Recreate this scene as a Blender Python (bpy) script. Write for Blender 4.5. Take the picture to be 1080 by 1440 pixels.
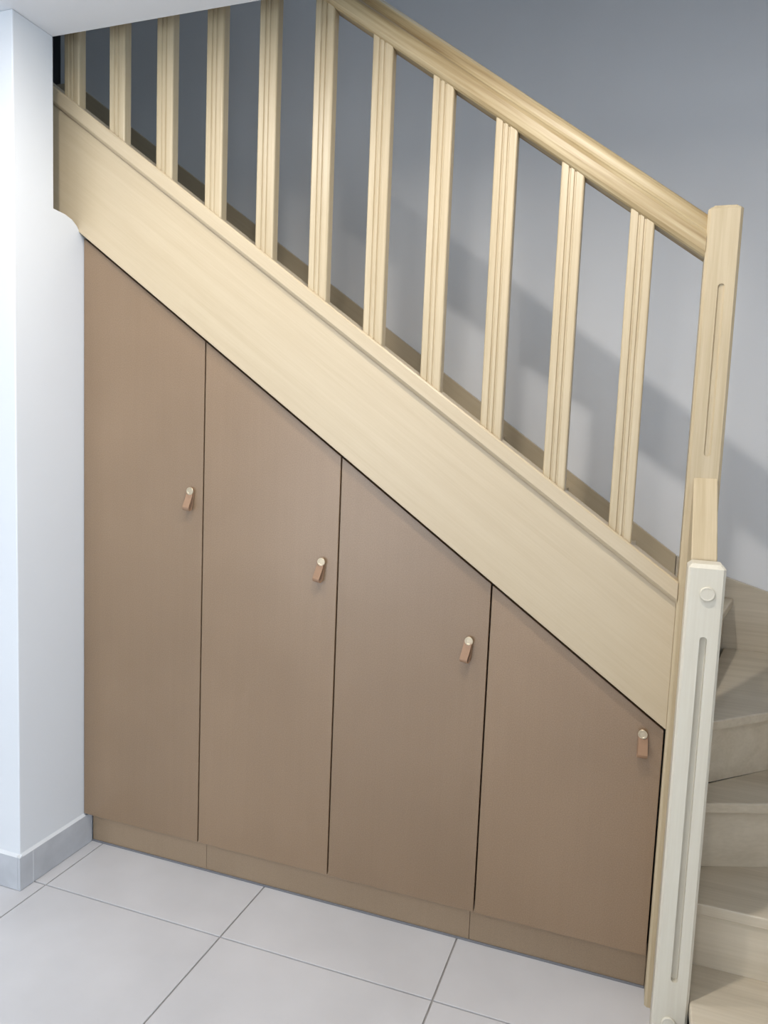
import bpy, bmesh, math, random
from mathutils import Vector, Matrix
random.seed(7)
for o in list(bpy.data.objects): bpy.data.objects.remove(o)
SC = bpy.context.scene
COL = SC.collection

# ------------------------------------------------------------------ camera
FPX = 1049.43
cam_d = bpy.data.cameras.new('camera'); cam = bpy.data.objects.new('camera', cam_d); COL.objects.link(cam)
cam_d.sensor_fit = 'HORIZONTAL'; cam_d.sensor_width = 36.0; cam_d.lens = FPX/1080*36.0
cam_d.clip_start = 0.02; cam_d.clip_end = 100
RT = Vector((0.94086, 0.33638, 0.04033)); UP = Vector((-0.07163, 0.08116, 0.99412)); FW = Vector((-0.33113, 0.93822, -0.10046))
M = Matrix(((RT.x, UP.x, -FW.x, 0), (RT.y, UP.y, -FW.y, -1.8892), (RT.z, UP.z, -FW.z, 1.38), (0, 0, 0, 1)))
cam.matrix_world = M
SC.camera = cam

# ------------------------------------------------------------------ world, exposure, daylight
SC.view_settings.view_transform = 'Standard'; SC.view_settings.look = 'None'
SC.view_settings.gamma = 1.0; SC.view_settings.use_curve_mapping = False
SC.view_settings.exposure = 0.11
w = bpy.data.worlds.new('daylight_sky'); SC.world = w; w.use_nodes = True
w.node_tree.nodes['Background'].inputs[0].default_value = (0.62, 0.78, 1.0, 1)
w.node_tree.nodes['Background'].inputs[1].default_value = 1.0

def area(name, loc, rot, sx, sy, power, col):
    l = bpy.data.lights.new(name, 'AREA'); l.shape = 'RECTANGLE'; l.size = sx; l.size_y = sy
    l.energy = power; l.color = col
    o = bpy.data.objects.new(name, l); COL.objects.link(o); o.location = loc; o.rotation_euler = rot
    return o
DAY = (0.58, 0.77, 1.0)
DAY_REAR = (0.92, 0.96, 1.0)
area('daylight_rear_window', (-2.05, -3.72, 1.12), (math.radians(90), 0, 0), 1.7, 2.1, 33, DAY_REAR)
area('daylight_rear_door', (-0.17, -3.72, 1.12), (math.radians(90), 0, 0), 0.72, 2.1, 16, DAY_REAR)
area('daylight_side_window', (1.19, -2.35, 1.45), (0, math.radians(90), 0), 1.2, 1.3, 60, DAY)
area('added_stairwell_fill', (-0.7, 0.42, 5.28), (0, 0, 0), 1.0, 0.7, 5.5, DAY)  # added unseen fill that brightens the upper stairwell wall
LAMP_COL = (1.0, 0.955, 0.90)
LAMP_W = 10.0

# ------------------------------------------------------------------ materials
def newmat(name):
    m = bpy.data.materials.new(name); m.use_nodes = True
    nt = m.node_tree; b = nt.nodes['Principled BSDF']
    return m, nt, b
def N(nt, t, **k):
    n = nt.nodes.new(t)
    for a, v in k.items(): setattr(n, a, v)
    return n
def ramp(nt, stops):
    r = N(nt, 'ShaderNodeValToRGB'); e = r.color_ramp.elements
    while len(e) < len(stops): e.new(0.5)
    for i, (p, c) in enumerate(stops): e[i].position = p; e[i].color = (*c, 1)
    return r

def wood(name, dark, light, rot=(0, 0, 0), grain='X', rough=0.42, scale=1.0, streak=None):
    """fine straight grained oiled wood; grain runs along the given axis after rotation"""
    m, nt, b = newmat(name)
    tc = N(nt, 'ShaderNodeTexCoord'); oi = N(nt, 'ShaderNodeObjectInfo')
    mp = N(nt, 'ShaderNodeMapping'); mp.inputs['Rotation'].default_value = rot
    nt.links.new(tc.outputs['Object'], mp.inputs['Vector'])
    off = N(nt, 'ShaderNodeVectorMath', operation='ADD')
    mul = N(nt, 'ShaderNodeMath', operation='MULTIPLY'); mul.inputs[1].default_value = 37.0
    nt.links.new(oi.outputs['Random'], mul.inputs[0])
    nt.links.new(mp.outputs[0], off.inputs[0]); nt.links.new(mul.outputs[0], off.inputs[1])
    s = {'X': (1.2, 34, 34), 'Y': (34, 1.2, 34), 'Z': (34, 34, 1.2)}[grain]
    sc = N(nt, 'ShaderNodeVectorMath', operation='MULTIPLY'); sc.inputs[1].default_value = [v*scale for v in s]
    nt.links.new(off.outputs[0], sc.inputs[0])
    n1 = N(nt, 'ShaderNodeTexNoise'); n1.inputs['Scale'].default_value = 1.0; n1.inputs['Detail'].default_value = 5; n1.inputs['Distortion'].default_value = 0.6
    nt.links.new(sc.outputs[0], n1.inputs['Vector'])
    sc2 = N(nt, 'ShaderNodeVectorMath', operation='MULTIPLY'); sc2.inputs[1].default_value = (7.0, 7.0, 7.0)
    nt.links.new(sc.outputs[0], sc2.inputs[0])
    n2 = N(nt, 'ShaderNodeTexNoise'); n2.inputs['Scale'].default_value = 1.0; n2.inputs['Detail'].default_value = 3
    nt.links.new(sc2.outputs[0], n2.inputs['Vector'])
    mx = N(nt, 'ShaderNodeMix'); mx.inputs['Factor'].default_value = 0.35
    nt.links.new(n1.outputs['Fac'], mx.inputs['A']); nt.links.new(n2.outputs['Fac'], mx.inputs['B'])
    st = [(0.30, dark), (0.62, light)]
    if streak: st = [(0.34, streak), (0.46, dark), (0.62, light)]
    r = ramp(nt, st); nt.links.new(mx.outputs['Result'], r.inputs['Fac'])
    nt.links.new(r.outputs['Color'], b.inputs['Base Color'])
    b.inputs['Roughness'].default_value = rough
    bp = N(nt, 'ShaderNodeBump'); bp.inputs['Strength'].default_value = 0.06; bp.inputs['Distance'].default_value = 0.002
    nt.links.new(n2.outputs['Fac'], bp.inputs['Height']); nt.links.new(bp.outputs[0], b.inputs['Normal'])
    return m

BK = -0.71373                                  # rake: dz/dx of the flight
RAKE = math.atan(-BK)                          # 35.5 degrees
MAT = {}
WD, WL = (0.405, 0.315, 0.185), (0.515, 0.42, 0.275)
MAT['stringer'] = wood('blond_veneer_along_rake', (0.475, 0.378, 0.245), (0.525, 0.428, 0.288), rot=(0, -RAKE, 0), grain='X', rough=0.36)
MAT['rail'] = wood('blond_handrail_wood', (0.34, 0.25, 0.125), (0.49, 0.395, 0.24), rot=(0, -RAKE, 0), grain='X', rough=0.46, streak=(0.21, 0.135, 0.055), scale=0.5)
MAT['vert'] = wood('blond_wood_vertical_grain', WD, WL, grain='Z', rough=0.42)
MAT['newel'] = wood('newel_wood_daylit_pale', (0.575, 0.52, 0.415), (0.635, 0.59, 0.485), grain='Z', rough=0.40, scale=0.8)  # greyer copy of the post wood, cool daylight put into the colour
MAT['slope'] = wood('blond_wood_sloped_grain', WD, WL, rot=(math.radians(-47), 0, 0), grain='Y', rough=0.42)
MAT['tread'] = wood('pale_tread_wood', (0.47, 0.395, 0.285), (0.60, 0.52, 0.40), grain='X', rough=0.38, scale=0.6)
MAT['riser'] = wood('pale_riser_wood', (0.50, 0.425, 0.31), (0.60, 0.52, 0.40), grain='X', rough=0.42, scale=0.6)
MAT['flight'] = wood('flight_tread_wood', (0.47, 0.38, 0.25), (0.58, 0.48, 0.34), grain='Y', rough=0.4, scale=0.7)

def mdf(name, c0, c1, rough):
    m, nt, b = newmat(name)
    tc = N(nt, 'ShaderNodeTexCoord')
    n1 = N(nt, 'ShaderNodeTexNoise'); n1.inputs['Scale'].default_value = 2.3; n1.inputs['Detail'].default_value = 3
    n2 = N(nt, 'ShaderNodeTexNoise'); n2.inputs['Scale'].default_value = 330; n2.inputs['Detail'].default_value = 2
    mp = N(nt, 'ShaderNodeMapping'); mp.inputs['Scale'].default_value = (60, 60, 2.0)
    n3 = N(nt, 'ShaderNodeTexNoise'); n3.inputs['Scale'].default_value = 1.0; n3.inputs['Detail'].default_value = 3
    for n in (n1, n2): nt.links.new(tc.outputs['Object'], n.inputs['Vector'])
    nt.links.new(tc.outputs['Object'], mp.inputs[0]); nt.links.new(mp.outputs[0], n3.inputs['Vector'])
    a = N(nt, 'ShaderNodeMix'); a.inputs['Factor'].default_value = 0.58
    nt.links.new(n1.outputs['Fac'], a.inputs['A']); nt.links.new(n2.outputs['Fac'], a.inputs['B'])
    a2 = N(nt, 'ShaderNodeMix'); a2.inputs['Factor'].default_value = 0.10
    nt.links.new(a.outputs['Result'], a2.inputs['A']); nt.links.new(n3.outputs['Fac'], a2.inputs['B'])
    r = ramp(nt, [(0.36, c0), (0.64, c1)]); nt.links.new(a2.outputs['Result'], r.inputs['Fac'])
    oi = N(nt, 'ShaderNodeObjectInfo'); mr = N(nt, 'ShaderNodeMapRange'); mr.inputs['To Min'].default_value = 0.94; mr.inputs['To Max'].default_value = 1.06
    hs = N(nt, 'ShaderNodeHueSaturation'); nt.links.new(oi.outputs['Random'], mr.inputs[0]); nt.links.new(mr.outputs[0], hs.inputs['Value'])
    nt.links.new(r.outputs['Color'], hs.inputs['Color']); nt.links.new(hs.outputs[0], b.inputs['Base Color'])
    b.inputs['Roughness'].default_value = rough
    b.inputs['Coat Weight'].default_value = 0.35; b.inputs['Coat Roughness'].default_value = 0.28
    bp = N(nt, 'ShaderNodeBump'); bp.inputs['Strength'].default_value = 0.05; bp.inputs['Distance'].default_value = 0.001
    nt.links.new(n2.outputs['Fac'], bp.inputs['Height']); nt.links.new(bp.outputs[0], b.inputs['Normal'])
    return m
MAT['mdf'] = mdf('varnished_mdf', (0.215, 0.139, 0.079), (0.275, 0.183, 0.109), 0.34)
MAT['plinth'] = mdf('plinth_mdf', (0.27, 0.185, 0.11), (0.34, 0.24, 0.15), 0.5)

def plain(name, col, rough, metal=0.0, bump=0.0, bscale=200, var=0.0, vscale=3):
    m, nt, b = newmat(name)
    b.inputs['Roughness'].default_value = rough; b.inputs['Metallic'].default_value = metal
    tc = N(nt, 'ShaderNodeTexCoord')
    n1 = N(nt, 'ShaderNodeTexNoise'); n1.inputs['Scale'].default_value = vscale; n1.inputs['Detail'].default_value = 4
    nt.links.new(tc.outputs['Object'], n1.inputs['Vector'])
    r = ramp(nt, [(0.3, [c*(1-var) for c in col]), (0.7, [min(1, c*(1+var)) for c in col])])
    nt.links.new(n1.outputs['Fac'], r.inputs['Fac']); nt.links.new(r.outputs['Color'], b.inputs['Base Color'])
    if bump:
        n2 = N(nt, 'ShaderNodeTexNoise'); n2.inputs['Scale'].default_value = bscale; n2.inputs['Detail'].default_value = 3
        nt.links.new(tc.outputs['Object'], n2.inputs['Vector'])
        bp = N(nt, 'ShaderNodeBump'); bp.inputs['Strength'].default_value = bump; bp.inputs['Distance'].default_value = 0.002
        nt.links.new(n2.outputs['Fac'], bp.inputs['Height']); nt.links.new(bp.outputs[0], b.inputs['Normal'])
    return m
MAT['white'] = plain('white_wall_paint', (0.69, 0.705, 0.72), 0.6, bump=0.05, bscale=120, var=0.01)
MAT['ceil'] = plain('white_ceiling_paint', (0.74, 0.75, 0.77), 0.7, var=0.01)
MAT['grey'] = plain('light_grey_stair_wall_paint', (0.79, 0.79, 0.795), 0.6, bump=0.05, bscale=120, var=0.012)
MAT['navy'] = plain('unlit_corridor_dark_blue', (0.03, 0.05, 0.08), 0.6)  # darkness of the unlit upstairs put into the wall colour
MAT['tile'] = plain('pale_grey_stoneware', (0.56, 0.55, 0.555), 0.27, var=0.085, vscale=2.6, bump=0.02, bscale=40)
MAT['grout'] = plain('grey_grout', (0.30, 0.285, 0.27), 0.8)
MAT['skirt'] = plain('grey_skirting_stoneware', (0.47, 0.48, 0.50), 0.4, var=0.13, vscale=9)
MAT['skirt_edge'] = plain('pale_sealant', (0.66, 0.67, 0.68), 0.5)
MAT['seal'] = plain('dark_grey_sealant', (0.17, 0.17, 0.18), 0.6)
MAT['leather'] = plain('tan_leather', (0.31, 0.185, 0.11), 0.5, var=0.08, vscale=60, bump=0.1, bscale=400)
MAT['metal'] = plain('brushed_champagne_metal', (0.56, 0.47, 0.34), 0.42, metal=1.0)
MAT['frame'] = plain('white_window_frame', (0.75, 0.75, 0.75), 0.4)
m, nt, b = newmat('window_glass')
b.inputs['Roughness'].default_value = 0.02; b.inputs['Base Color'].default_value = (0.9, 0.95, 0.95, 1)
tr = N(nt, 'ShaderNodeBsdfTransparent'); mg = N(nt, 'ShaderNodeMixShader'); fr = N(nt, 'ShaderNodeFresnel'); fr.inputs[0].default_value = 1.3
gl = N(nt, 'ShaderNodeBsdfGlossy'); gl.inputs['Roughness'].default_value = 0.02
nt.links.new(fr.outputs[0], mg.inputs[0]); nt.links.new(tr.outputs[0], mg.inputs[1]); nt.links.new(gl.outputs[0], mg.inputs[2])
nt.links.new(mg.outputs[0], nt.nodes['Material Output'].inputs['Surface'])
MAT['glass'] = m
m, nt, b = newmat('lit_lamp_lens'); b.inputs['Emission Color'].default_value = (*LAMP_COL, 1); b.inputs['Emission Strength'].default_value = 6.0
MAT['lens'] = m

# ------------------------------------------------------------------ helpers
def link(name, me, mat, parent=None):
    o = bpy.data.objects.new(name, me); COL.objects.link(o)
    if mat: me.materials.append(MAT[mat])
    if parent: o.parent = parent
    return o
def mesh(name, vs, fs):
    me = bpy.data.meshes.new(name); me.from_pydata([tuple(v) for v in vs], [], fs)
    bm = bmesh.new(); bm.from_mesh(me); bmesh.ops.recalc_face_normals(bm, faces=bm.faces); bm.to_mesh(me); bm.free()
    return me
def bev_mesh(me, w, seg=2):
    bm = bmesh.new(); bm.from_mesh(me)
    es = [e for e in bm.edges if len(e.link_faces) == 2 and e.calc_face_angle(0) > 0.4]
    bmesh.ops.bevel(bm, geom=es, offset=w, segments=seg, affect='EDGES', profile=0.5, clamp_overlap=True)
    bm.to_mesh(me); bm.free(); return me
def box(name, x0, x1, y0, y1, z0, z1, mat, parent=None, bev=0.0):
    vs = [(x, y, z) for x in (x0, x1) for y in (y0, y1) for z in (z0, z1)]
    fs = [(0, 1, 3, 2), (4, 6, 7, 5), (0, 4, 5, 1), (2, 3, 7, 6), (0, 2, 6, 4), (1, 5, 7, 3)]
    me = mesh(name, vs, fs)
    if bev: bev_mesh(me, bev)
    return link(name, me, mat, parent)
def prism(name, poly, axis, a0, a1, mat, parent=None, bev=0.0, seg=2):
    """poly: 2D points; axis X -> (y,z), Y -> (x,z), Z -> (x,y)"""
    def P(p, a): return {'X': (a, p[0], p[1]), 'Y': (p[0], a, p[1]), 'Z': (p[0], p[1], a)}[axis]
    n = len(poly)
    vs = [P(p, a0) for p in poly] + [P(p, a1) for p in poly]
    fs = [tuple(range(n)), tuple(range(2*n-1, n-1, -1))] + [(i, (i+1) % n, n+(i+1) % n, n+i) for i in range(n)]
    me = mesh(name, vs, fs)
    if bev: bev_mesh(me, bev, seg)
    return link(name, me, mat, parent)
def sweep(name, prof, x0, x1, o0, mat, parent=None, bev=0):
    """profile [(y, h)] h perpendicular to the rake, swept along the rake line z = o0 + BK*x, ends cut vertical"""
    k = 1/math.cos(RAKE); n = len(prof)
    vs = [(x, y, o0+BK*x+h*k) for x in (x0, x1) for (y, h) in prof]
    fs = [tuple(range(n)), tuple(range(2*n-1, n-1, -1))] + [(i, (i+1) % n, n+(i+1) % n, n+i) for i in range(n)]
    return link(name, mesh(name, vs, fs), mat, parent)
def lathe(name, prof, c, ax, mat, parent=None, n=32, smooth=True):
    """prof [(r, t)] turned round ax through c"""
    ax = Vector(ax).normalized(); u = ax.orthogonal().normalized(); v = ax.cross(u); c = Vector(c)
    vs = []; fs = []
    for (r, t) in prof:
        for i in range(n):
            a = 2*math.pi*i/n; vs.append(c+ax*t+(u*math.cos(a)+v*math.sin(a))*r)
    for j in range(len(prof)-1):
        for i in range(n): fs.append((j*n+i, j*n+(i+1) % n, (j+1)*n+(i+1) % n, (j+1)*n+i))
    fs.append(tuple(range(n))); fs.append(tuple((len(prof)-1)*n+i for i in range(n)))
    me = mesh(name, vs, fs)
    return link(name, me, mat, parent)
def empty(name, loc=(0, 0, 0)):
    o = bpy.data.objects.new(name, None); COL.objects.link(o); o.location = (0, 0, 0); o.empty_display_size = 0.1
    return o
def tag(o, label, cat, group=None):
    o['label'] = label; o['category'] = cat
    if group: o['group'] = group
    return o
def struct(o):
    o['kind'] = 'structure'; return o

# ------------------------------------------------------------------ dimensions
XW = -1.671          # side face of the white partition
YF = -0.2634         # front face of the partition
YS = -0.1195         # edge of the ceiling over the stairwell
ZC = 2.464           # ceiling
ZU = 2.80            # upper floor
YB = 0.93            # back wall
XL, XR, YR = -3.5, 1.07, -3.6
RISE = 0.175
OS = 0.7636          # lower edge of the outer stringer  (z = OS + BK x)
OC = 1.081           # lower edge of the cap

# ------------------------------------------------------------------ setting
fl = struct(box('floor', XL, XR, YR, 0.93, -0.12, -0.004, 'grout'))
TX0, TY0, PITCH, G = -1.0156, -0.2173, 0.6038, 0.0022
x = TX0
while x > XL: x -= PITCH
xs = []
while x < XR: xs.append(x); x += PITCH
y = TY0 + PITCH; ys = []
while y > YR - PITCH: ys.append(y - PITCH); y -= PITCH
tile_cache = {}
for tx in xs:
    for ty in ys:
        a, b_, c, d = max(tx+G, XL), min(tx+PITCH-G, XR), max(ty+G, YR), min(ty+PITCH-G, 0.055)
        if b_-a < 0.02 or d-c < 0.02: continue
        box('tile', a, b_, c, d, -0.012, 0.0, 'tile', fl, bev=0.0012)

struct(box('ceiling', XL, XR, YR, YS, ZC, ZU, 'ceil'))
# partition: upper part stops short of the stairs, lower part runs on to the cupboard doors
prof = [(YF, 0), (0.10, 0), (0.10, 1.950), (-0.006, 1.952), (-0.016, 1.960), (-0.026, 1.972), (-0.045, 1.985), (-0.075, 1.993), (YS, 1.996), (YS, ZC), (YF, ZC)]
struct(prism('wall_left_partition', prof, 'X', XL, XW, 'white', bev=0.003))
struct(box('wall_back', -2.62, XR+0.1, YB, YB+0.1, -0.12, 5.2, 'grey'))
# right wall with a window opening
wr = struct(box('wall_right', XR, XR+0.12, YR, -2.95, 0, ZC, 'white'))
for i, (a, b_, c, d) in enumerate([(-1.75, YB, 0, ZC), (-2.95, -1.75, 0, 0.8), (-2.95, -1.75, 2.1, ZC)]):
    box('wall_panel', XR, XR+0.12, a, b_, c, d, 'white', wr)
box('wall_panel', XR, XR+0.12, YS, YB, ZC, 5.2, 'grey', wr)
# rear wall with a french window opening
wb = struct(box('wall_rear', XL, -2.9, YR-0.12, YR, 0, ZC, 'white'))
for a, b_, c in ((-1.2, -0.55, 0), (0.21, XR, 0), (-2.9, -1.2, 2.17), (-0.55, 0.21, 2.17)):
    box('wall_panel', a, b_, YR-0.12, YR, c, ZC, 'white', wb)
struct(box('wall_far_left', XL-0.12, XL, YR, 2.3, -0.12, 5.2, 'white'))
struct(box('wall_upper_front', XL, XR, YS-0.1, YS, ZU, 5.2, 'grey'))
struct(box('wall_corridor', XL, -2.3, 2.2, 2.3, 2.5, 5.2, 'navy'))
struct(box('wall_corridor_side', -2.42, -2.3, YB+0.1, 2.2, 2.5, 5.2, 'navy'))
cu = struct(box('ceiling_upper', XL, -1.2, YS-0.1, 2.3, 5.2, 5.3, 'ceil'))
for a, b_, c, d in ((-0.2, XR+0.12, YS-0.1, 2.3), (-1.2, -0.2, YS-0.1, 0.07), (-1.2, -0.2, 0.77, 2.3)):  # hole left in the ceiling for the added stairwell fill
    box('ceiling_panel', a, b_, c, d, 5.2, 5.3, 'ceil', cu)
struct(box('floor_landing', XL, -2.49, YS, 2.2, 2.55, ZU-0.001, 'tread'))
def window(name, w0, w1, z0, z1, plane, axis, mw=0.05):
    r = struct(empty(name)); t = 0.05
    def bx(n, a, b_, c, d, th, mat, off=0):
        if axis == 'Y': box(n, a, b_, plane-th+off, plane+th+off, c, d, mat, r)
        else: box(n, plane-th+off, plane+th+off, a, b_, c, d, mat, r)
    bx('window_frame', w0, w0+t, z0, z1, 0.025, 'frame'); bx('window_frame', w1-t, w1, z0, z1, 0.025, 'frame')
    bx('window_frame', w0+t, w1-t, z0, z0+t, 0.025, 'frame'); bx('window_frame', w0+t, w1-t, z1-t, z1, 0.025, 'frame')
    mid = (w0+w1)/2
    bx('window_mullion', mid-mw, mid+mw, z0+t, z1-t, 0.025, 'frame')
    bx('pane', w0+t, mid-mw, z0+t, z1-t, 0.003, 'glass'); bx('pane', mid+mw, w1-t, z0+t, z1-t, 0.003, 'glass')
window('window_1', -2.9, -1.2, 0.0, 2.17, YR-0.03, 'Y')
window('window_3', -0.55, 0.21, 0.0, 2.17, YR-0.03, 'Y', 0.09)  # extra-wide mullion added to split the glazing's reflection in the cupboard
window('window_2', -2.95, -1.75, 0.8, 2.1, XR+0.03, 'X')
# tiled skirting on the partition
bb = struct(empty('baseboard_left')); HB = 0.103; TB = 0.010
for a, b_ in [(-0.221, 0.030), (YF-TB, -0.2235)]:
    box('baseboard_tile', XW+0.0005, XW+TB, a, b_, 0.001, HB, 'skirt', bb, bev=0.0012)
box('joint', XW+0.0005, XW+TB-0.0008, -0.2235, -0.221, 0.001, HB, 'skirt_edge', bb)
prism('sealant', [(XW+0.0002, HB), (XW+TB, HB), (XW+0.0002, HB+0.006)], 'Y', YF-TB, 0.0, 'skirt_edge', bb)
bf = struct(empty('baseboard_front'))
x = XW+0.0003
while x > XL+0.05:
    box('baseboard_tile', max(x-0.598, XL), x, YF-TB, YF-0.0005, 0.001, HB, 'skirt', bf, bev=0.0012); x -= 0.602
prism('sealant', [(YF-0.0002, HB), (YF-TB, HB), (YF-0.0002, HB+0.006)], 'X', XL, XW+TB, 'skirt_edge', bf)

# ------------------------------------------------------------------ staircase
ST = empty('staircase')
tag(ST, 'blond wood staircase with grooved balusters climbing above the brown cupboard doors', 'staircase')
XN = 0.0815
# outer stringer: board, cap moulding
vs = [(-2.52, OS+BK*-2.52), (XN, OS+BK*XN), (XN, 1.10+BK*XN), (-2.52, 1.10+BK*-2.52)]
sg = prism('outer_stringer', vs, 'Y', -0.02, 0.02, 'stringer', ST, bev=0.0015)
cp = [(-0.034, 0.004), (-0.034, 0.034), (-0.031, 0.038), (0.034, 0.038), (0.034, 0.0), (-0.022, 0.0), (-0.024, -0.006), (-0.030, -0.002)]
sweep('stringer_cap', cp, -2.52, XN, OC, 'stringer', sg)
# wall stringer, straight part and flatter part round the winders
OW = 1.084
prism('wall_stringer', [(-2.56, OW-BK*2.56-0.34), (0.108, OW+BK*0.108-0.45), (0.108, OW+BK*0.108), (-2.52, OW+BK*-2.52), (-2.75, OW-BK*2.52), (-2.75, 2.5)], 'Y', 0.898, YB-0.001, 'stringer', ST, bev=0.002)
prism('wall_stringer', [(0.110, 0.45), (1.068, 0.45), (1.068, 0.775), (0.42, 0.903), (0.28, 0.944), (0.110, 1.004)], 'Y', 0.898, YB-0.001, 'tread', ST, bev=0.002)
prism('wall_stringer', [(-0.40, 0.0), (0.897, 0.0), (0.897, 0.775), (0.35, 0.62), (-0.40, 0.30)], 'X', 1.04, 1.069, 'tread', ST, bev=0.002)
# handrail: rounded profile
rp = [(-0.021, 0.0), (-0.026, 0.003), (-0.031, 0.010), (-0.0325, 0.022), (-0.032, 0.036), (-0.029, 0.043), (-0.0245, 0.047), (-0.0225, 0.053),
      (-0.0225, 0.062), (-0.020, 0.071), (-0.013, 0.078), (-0.004, 0.081), (0.004, 0.081), (0.013, 0.078), (0.020, 0.071), (0.0225, 0.062), (0.0225, 0.053), (0.0245, 0.047),
      (0.029, 0.043), (0.032, 0.036), (0.0325, 0.022), (0.031, 0.010), (0.026, 0.003), (0.021, 0.0)]
hr = sweep('handrail', rp, -2.50, XN+0.0005, 1.868, 'rail', ST)
# balusters: rounded edges and two grooves down each broad face
def baluster_section(w=0.0555, d=0.032):
    r = 0.005; g = 0.0036; pts = []
    def face(s):
        f = [(-w/2+r, -d/2), (-0.0105, -d/2), (-0.0085, -d/2+g), (-0.0060, -d/2+g), (-0.0040, -d/2+0.0002), (0.0030, -d/2+0.0002), (0.0050, -d/2+g), (0.0075, -d/2+g), (0.0095, -d/2), (w/2-r, -d/2)]
        return [(s*a, s*b_) for a, b_ in f]
    def corner(cx, cy, a0):
        return [(cx+r*math.cos(math.radians(a0+t)), cy+r*math.sin(math.radians(a0+t))) for t in (22, 45, 68)]
    pts += face(1) + corner(w/2-r, -d/2+r, -90) + [(w/2, -d/2+r), (w/2, d/2-r)] + corner(w/2-r, d/2-r, 0)
    pts += face(-1) + corner(-w/2+r, d/2-r, 90) + [(-w/2, d/2-r), (-w/2, -d/2+r)] + corner(-w/2+r, -d/2+r, 180)
    return pts
sec = baluster_section(); nS = len(sec)
def baluster_mesh():
    zb0, zt0 = OC+0.036/math.cos(RAKE), 1.868+0.004
    vs = [(px, py, zb0+BK*px) for px, py in sec] + [(px, py, zt0+BK*px) for px, py in sec]
    fs = [tuple(range(nS)), tuple(range(2*nS-1, nS-1, -1))] + [(i, (i+1) % nS, nS+(i+1) % nS, nS+i) for i in range(nS)]
    return mesh('baluster', vs, fs)
bme = baluster_mesh(); bme.materials.append(MAT['vert'])
for k in range(15):
    bx_ = -0.057-0.1639*k
    o = bpy.data.objects.new('baluster', bme); COL.objects.link(o); o.parent = ST
    o.location = (bx_, -0.006, BK*bx_)

# newel posts with a routed slot in the front face
def slot_post(name, x0, x1, y0, y1, z0, z1, ch, slot, top, mat, parent):
    """chamfered square post; slot = (xc, zlo, zhi, halfwidth, depth); top chamfer height"""
    bm = bmesh.new()
    pr = [(x0+ch, y0), (x1-ch, y0), (x1, y0+ch), (x1, y1-ch), (x1-ch, y1), (x0+ch, y1), (x0, y1-ch), (x0, y0+ch)]
    cx, cy = (x0+x1)/2, (y0+y1)/2
    n = len(pr)
    lo = [bm.verts.new((p[0], p[1], z0)) for p in pr]
    hi = [bm.verts.new((p[0], p[1], z1-top)) for p in pr]
    f = 1-2*top/(x1-x0)
    tp = [bm.verts.new((cx+(p[0]-cx)*f, cy+(p[1]-cy)*f, z1)) for p in pr]
    bm.faces.new(lo); bm.faces.new(tp)
    for i in range(n):
        j = (i+1) % n
        if i != 0: bm.faces.new((lo[i], lo[j], hi[j], hi[i]))
        bm.faces.new((hi[i], hi[j], tp[j], tp[i]))
    xc, zl, zh, hw, dp = slot
    loop = []
    for k in range(13): a = math.pi*k/12; loop.append((xc+hw*math.cos(a), zh+hw*math.sin(a)))
    for k in range(13): a = math.pi+math.pi*k/12; loop.append((xc+hw*math.cos(a), zl+hw*math.sin(a)))
    ou = [bm.verts.new((p[0], y0, p[1])) for p in loop]
    inn = [bm.verts.new((xc+(p[0]-xc)*(0.86 if dp > 0.01 else 0.6), y0+dp, p[1])) for p in loop]
    m_ = len(loop)
    for i in range(m_):
        j = (i+1) % m_; bm.faces.new((ou[i], ou[j], inn[j], inn[i]))
    bm.faces.new(inn)
    oe = [bm.edges.get((ou[i], ou[(i+1) % m_])) for i in range(m_)]
    fe = [bm.edges.get((lo[0], lo[1])), bm.edges.get((hi[0], hi[1])), bm.edges.new((lo[0], hi[0])) if not bm.edges.get((lo[0], hi[0])) else bm.edges.get((lo[0], hi[0])), bm.edges.get((lo[1], hi[1]))]
    bmesh.ops.triangle_fill(bm, use_beauty=True, use_dissolve=False, edges=oe+fe)
    bmesh.ops.recalc_face_normals(bm, faces=bm.faces)
    me = bpy.data.meshes.new(name); bm.to_mesh(me); bm.free()
    return link(name, me, mat, parent)
np_ = slot_post('newel_post', XN, 0.1535, -0.035, 0.035, 0.0005, 1.918, 0.006, (0.1205, 1.372, 1.742, 0.0075, 0.0045), 0.006, 'vert', ST)
box('post_crown', 0.093, 0.142, -0.024, 0.024, 1.9175, 1.922, 'vert', np_, bev=0.0015)
nf = slot_post('newel_post', 0.0885, 0.1602, -0.26, -0.19, 0.0005, 1.148, 0.005, (0.1275, 0.247, 0.992, 0.0070, 0.013), 0.008, 'newel', ST)
for zz, xx in ((1.0884, 0.1277), (0.145, 0.1235)):
    lathe('wooden_peg', [(0.0150, 0.0), (0.0150, -0.0035), (0.0135, -0.0050), (0.0118, -0.0050), (0.0110, -0.0046)], (xx, -0.2602, zz), (0, 1, 0), 'newel', nf)
slot_post('newel_post', -2.57, -2.50, -0.035, 0.035, ZU-0.3, 3.85, 0.006, (-2.535, 3.1, 3.7, 0.0075, 0.004), 0.006, 'vert', ST)
# short inner stringer sloping from the tall post down to the low post
prism('inner_stringer', [(-0.0345, 0.0005), (-0.0345, 1.316), (-0.188, 1.150), (-0.188, 0.0005)], 'X', 0.0960, 0.1475, 'slope', ST, bev=0.0025)

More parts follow.
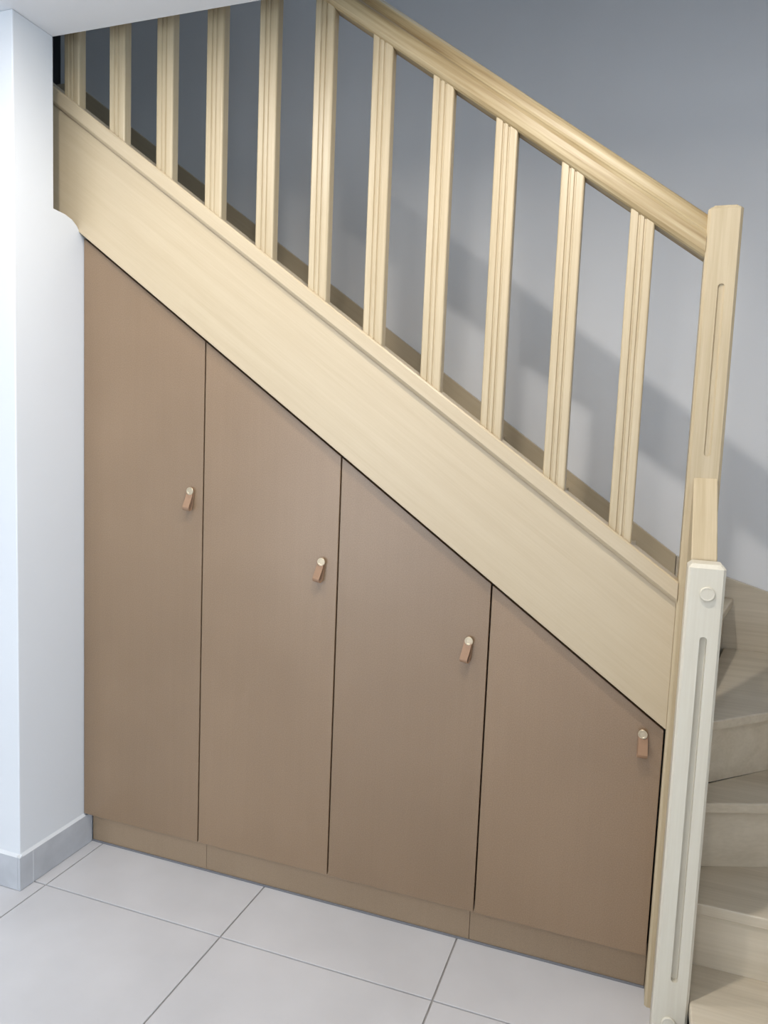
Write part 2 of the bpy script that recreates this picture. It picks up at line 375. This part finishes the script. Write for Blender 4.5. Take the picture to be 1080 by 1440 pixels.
# treads and risers (winders 1-5, then the straight flight)
def tread(n, poly, mat='tread'):
    z = RISE*n+(0.025 if n == 1 else 0)
    return prism('tread', poly, 'Z', z-0.027, z, mat, ST, bev=0.004)
def riser(n, p, q, mat='riser', th=0.018):
    p, q = Vector(p), Vector(q); d = (q-p).normalized(); nn = Vector((-d.y, d.x))*th
    poly = [tuple(p), tuple(q), tuple(q+nn), tuple(p+nn)]
    return prism('riser', poly, 'Z', RISE*(n-1)+(0.0253 if n == 2 else 0.0003), RISE*n-0.0268+(0.025 if n == 1 else 0), mat, ST)
XO = 1.039
tread(1, [(0.1615, -0.36), (XO, -0.36), (XO, -0.062), (0.1485, -0.062), (0.1485, -0.189), (0.1615, -0.189)])
riser(1, (0.1615, -0.33), (XO, -0.33))
tread(2, [(0.1485, -0.123), (XO, -0.123), (XO, 0.42), (0.1545, 0.03), (0.1545, -0.0355), (0.1485, -0.0355)])
riser(2, (0.1485, -0.1195), (XO, -0.1195))
def yl3(x_, o=0): return 0.0067+(x_-0.1545)*0.418+o
tread(3, [(0.1545, yl3(0.1545)), (XO, yl3(XO)), (XO, 0.896), (0.95, 0.896), (0.1545, 0.10)])
riser(3, (0.1545, yl3(0.1545, 0.022)), (XO, yl3(XO, 0.022)))
def yl4(x_, o=0): return 0.0722+(x_-0.1545)*0.9655+o
tread(4, [(0.1545, yl4(0.1545)), (0.985, yl4(0.985)), (0.985, 0.896), (0.285, 0.896), (0.125, 0.0365), (0.1545, 0.0365)])
riser(4, (0.1545, yl4(0.1545, 0.030)), (0.97, yl4(0.97, 0.030)))
box('riser', 0.140, 0.1560, 0.0357, 0.112, RISE*3+0.0003, RISE*4-0.0268, 'riser', ST)
tread(5, [(0.130, 0.0365), (0.302, 0.896), (-0.055, 0.896), (-0.055, 0.0355), ])
riser(5, (0.118, 0.0365), (0.278, 0.896))
for n in range(6, 17):
    xn = (1.03-RISE*n)/-BK
    if n < 16: tread(n, [(xn, 0.0205), (xn, 0.896), (xn-0.245-0.03, 0.896), (xn-0.245-0.03, 0.0205)], 'flight')
    y0r = 0.0365 if n == 6 else 0.0205
    r_ = prism('riser', [(xn-0.03, y0r), (xn-0.03, 0.896), (xn-0.048, 0.896), (xn-0.048, y0r)], 'Z', RISE*(n-1)+0.0003, RISE*n-0.0268, 'flight', ST)

# ------------------------------------------------------------------ cupboard under the stairs
CB = empty('cupboard')
tag(CB, 'built-in brown fibreboard cupboard with four slant-topped doors under the stairs', 'cupboard')
DX = [-1.671, -1.2335, -0.7959, -0.363, 0.0795]
ZB = 0.1097; OD = 0.7510; GAP = 0.0022
HANDLE = [(-1.2737, 1.1966, 5), (-0.8427, 1.0259, 6), (-0.4136, 0.8567, 4), (0.0303, 0.6819, 1)]
def strap_mesh():
    # closed teardrop of leather seen from the side: (y, z) centre line, front run from the screw down, round the fold and up behind
    pts = []
    top = 0.011
    for t in range(9):
        u = t/8; pts.append((-0.0052-0.0172*(u**1.5), top-u*(top+0.048)))
    for t in range(1, 8):
        a = math.pi*t/8; pts.append((-0.0139-0.0085*math.cos(a), -0.048-0.0085*math.sin(a)))
    for t in range(9):
        u = t/8; pts.append((-0.0054+0.0034*(u**0.5), -0.048+u*(top+0.048)))
    th = 0.0013; half = 0.0112
    def wid(i):
        z = pts[i][1]
        return half if z < 0.002 else max(0.003, math.sqrt(max(1e-6, half**2-((z-0.0)/1.0)**2)))
    vs = []; fs = []
    n = len(pts)
    for i, (y_, z_) in enumerate(pts):
        a = pts[max(0, i-1)]; b_ = pts[min(n-1, i+1)]
        d = Vector((b_[0]-a[0], b_[1]-a[1])).normalized(); nn = Vector((-d.y, d.x))*th
        h = wid(i)
        for s, sx in ((1, -1), (1, 1), (-1, 1), (-1, -1)):
            vs.append((sx*h, y_+s*nn.x, z_+s*nn.y))
    for i in range(n-1):
        for k in range(4): fs.append((4*i+k, 4*i+(k+1) % 4, 4*i+4+(k+1) % 4, 4*i+4+k))
    fs += [(0, 1, 2, 3), (4*n-4, 4*n-3, 4*n-2, 4*n-1)]
    return mesh('leather_strap', vs, fs)
strap = strap_mesh(); strap.materials.append(MAT['leather'])
scr = None
for i in range(4):
    x0, x1 = DX[i]+GAP, DX[i+1]-GAP
    d = prism('door', [(x0, ZB), (x1, ZB), (x1, OD+BK*x1), (x0, OD+BK*x0)], 'Y', 0.0, 0.019, 'mdf', CB, bev=0.0008)
    hx, hz, rot = HANDLE[i]
    s = bpy.data.objects.new('leather_strap', strap); COL.objects.link(s); s.parent = d
    s.location = (hx, 0.0, hz); s.rotation_euler = (0, math.radians(rot), math.radians((-4, -14, -16, 10)[i]))
    if scr is None:
        scr = lathe('screw_head', [(0.004, 0.0), (0.004, -0.0065), (0.0108, -0.0065), (0.0118, -0.0075), (0.0118, -0.0100), (0.0108, -0.0112), (0.0078, -0.0112), (0.0070, -0.0104), (0.0030, -0.0104), (0.001, -0.0106)], (0, 0, 0), (0, 1, 0), 'metal', d)
        scr.location = (hx, 0, hz)
    else:
        k = bpy.data.objects.new('screw_head', scr.data); COL.objects.link(k); k.parent = d; k.location = (hx, 0, hz)
# recessed plinth boards, side panels behind the door joints
for a, b_ in ((XW+TB+0.0005, -1.2225), (-1.2215, -0.3795), (-0.3785, 0.0805)):
    box('plinth_board', a, b_, 0.0330, 0.050, 0.0005, ZB+0.012, 'plinth', CB, bev=0.0006)
box('sealant_strip', XW+TB+0.0005, 0.0805, 0.0300, 0.0329, 0.0003, 0.0065, 'seal', CB)
for xx in DX[1:4]+[0.062]:
    box('side_panel', xx-0.009, xx+0.009, 0.051, 0.55, 0.001, OD+BK*(xx+0.009)-0.30, 'plinth', CB)

# ------------------------------------------------------------------ ceiling downlights
def downlight(x_, y_, label, power):
    r = empty('downlight'); tag(r, label, 'ceiling light', 'recessed ceiling lights')
    lathe('trim_ring', [(0.040, 0.0), (0.046, -0.004), (0.034, -0.006), (0.032, 0.0)], (x_, y_, ZC-0.0004), (0, 0, 1), 'frame', r)
    lathe('lens', [(0.031, 0.0), (0.031, -0.0025), (0.020, -0.0035)], (x_, y_, ZC-0.0006), (0, 0, 1), 'lens', r)
    l = bpy.data.lights.new('lamp_light', 'AREA'); l.shape = 'DISK'; l.size = 0.05; l.energy = power; l.color = LAMP_COL
    lo = bpy.data.objects.new('lamp_light', l); COL.objects.link(lo); lo.location = (x_, y_, ZC-0.010); lo.parent = r
downlight(-0.27, -0.72, 'round recessed ceiling light in front of the stairs, over the shortest cupboard door', LAMP_W*1.5)
downlight(-1.24, -0.72, 'round recessed ceiling light in front of the stairs, over the tallest cupboard door', LAMP_W*1.0)
downlight(-0.2, -2.6, 'round recessed ceiling light by the glazed rear doors', LAMP_W*0.8)
downlight(-1.9, -2.6, 'round recessed ceiling light far from the stairs, by the blank rear wall', LAMP_W*0.8)
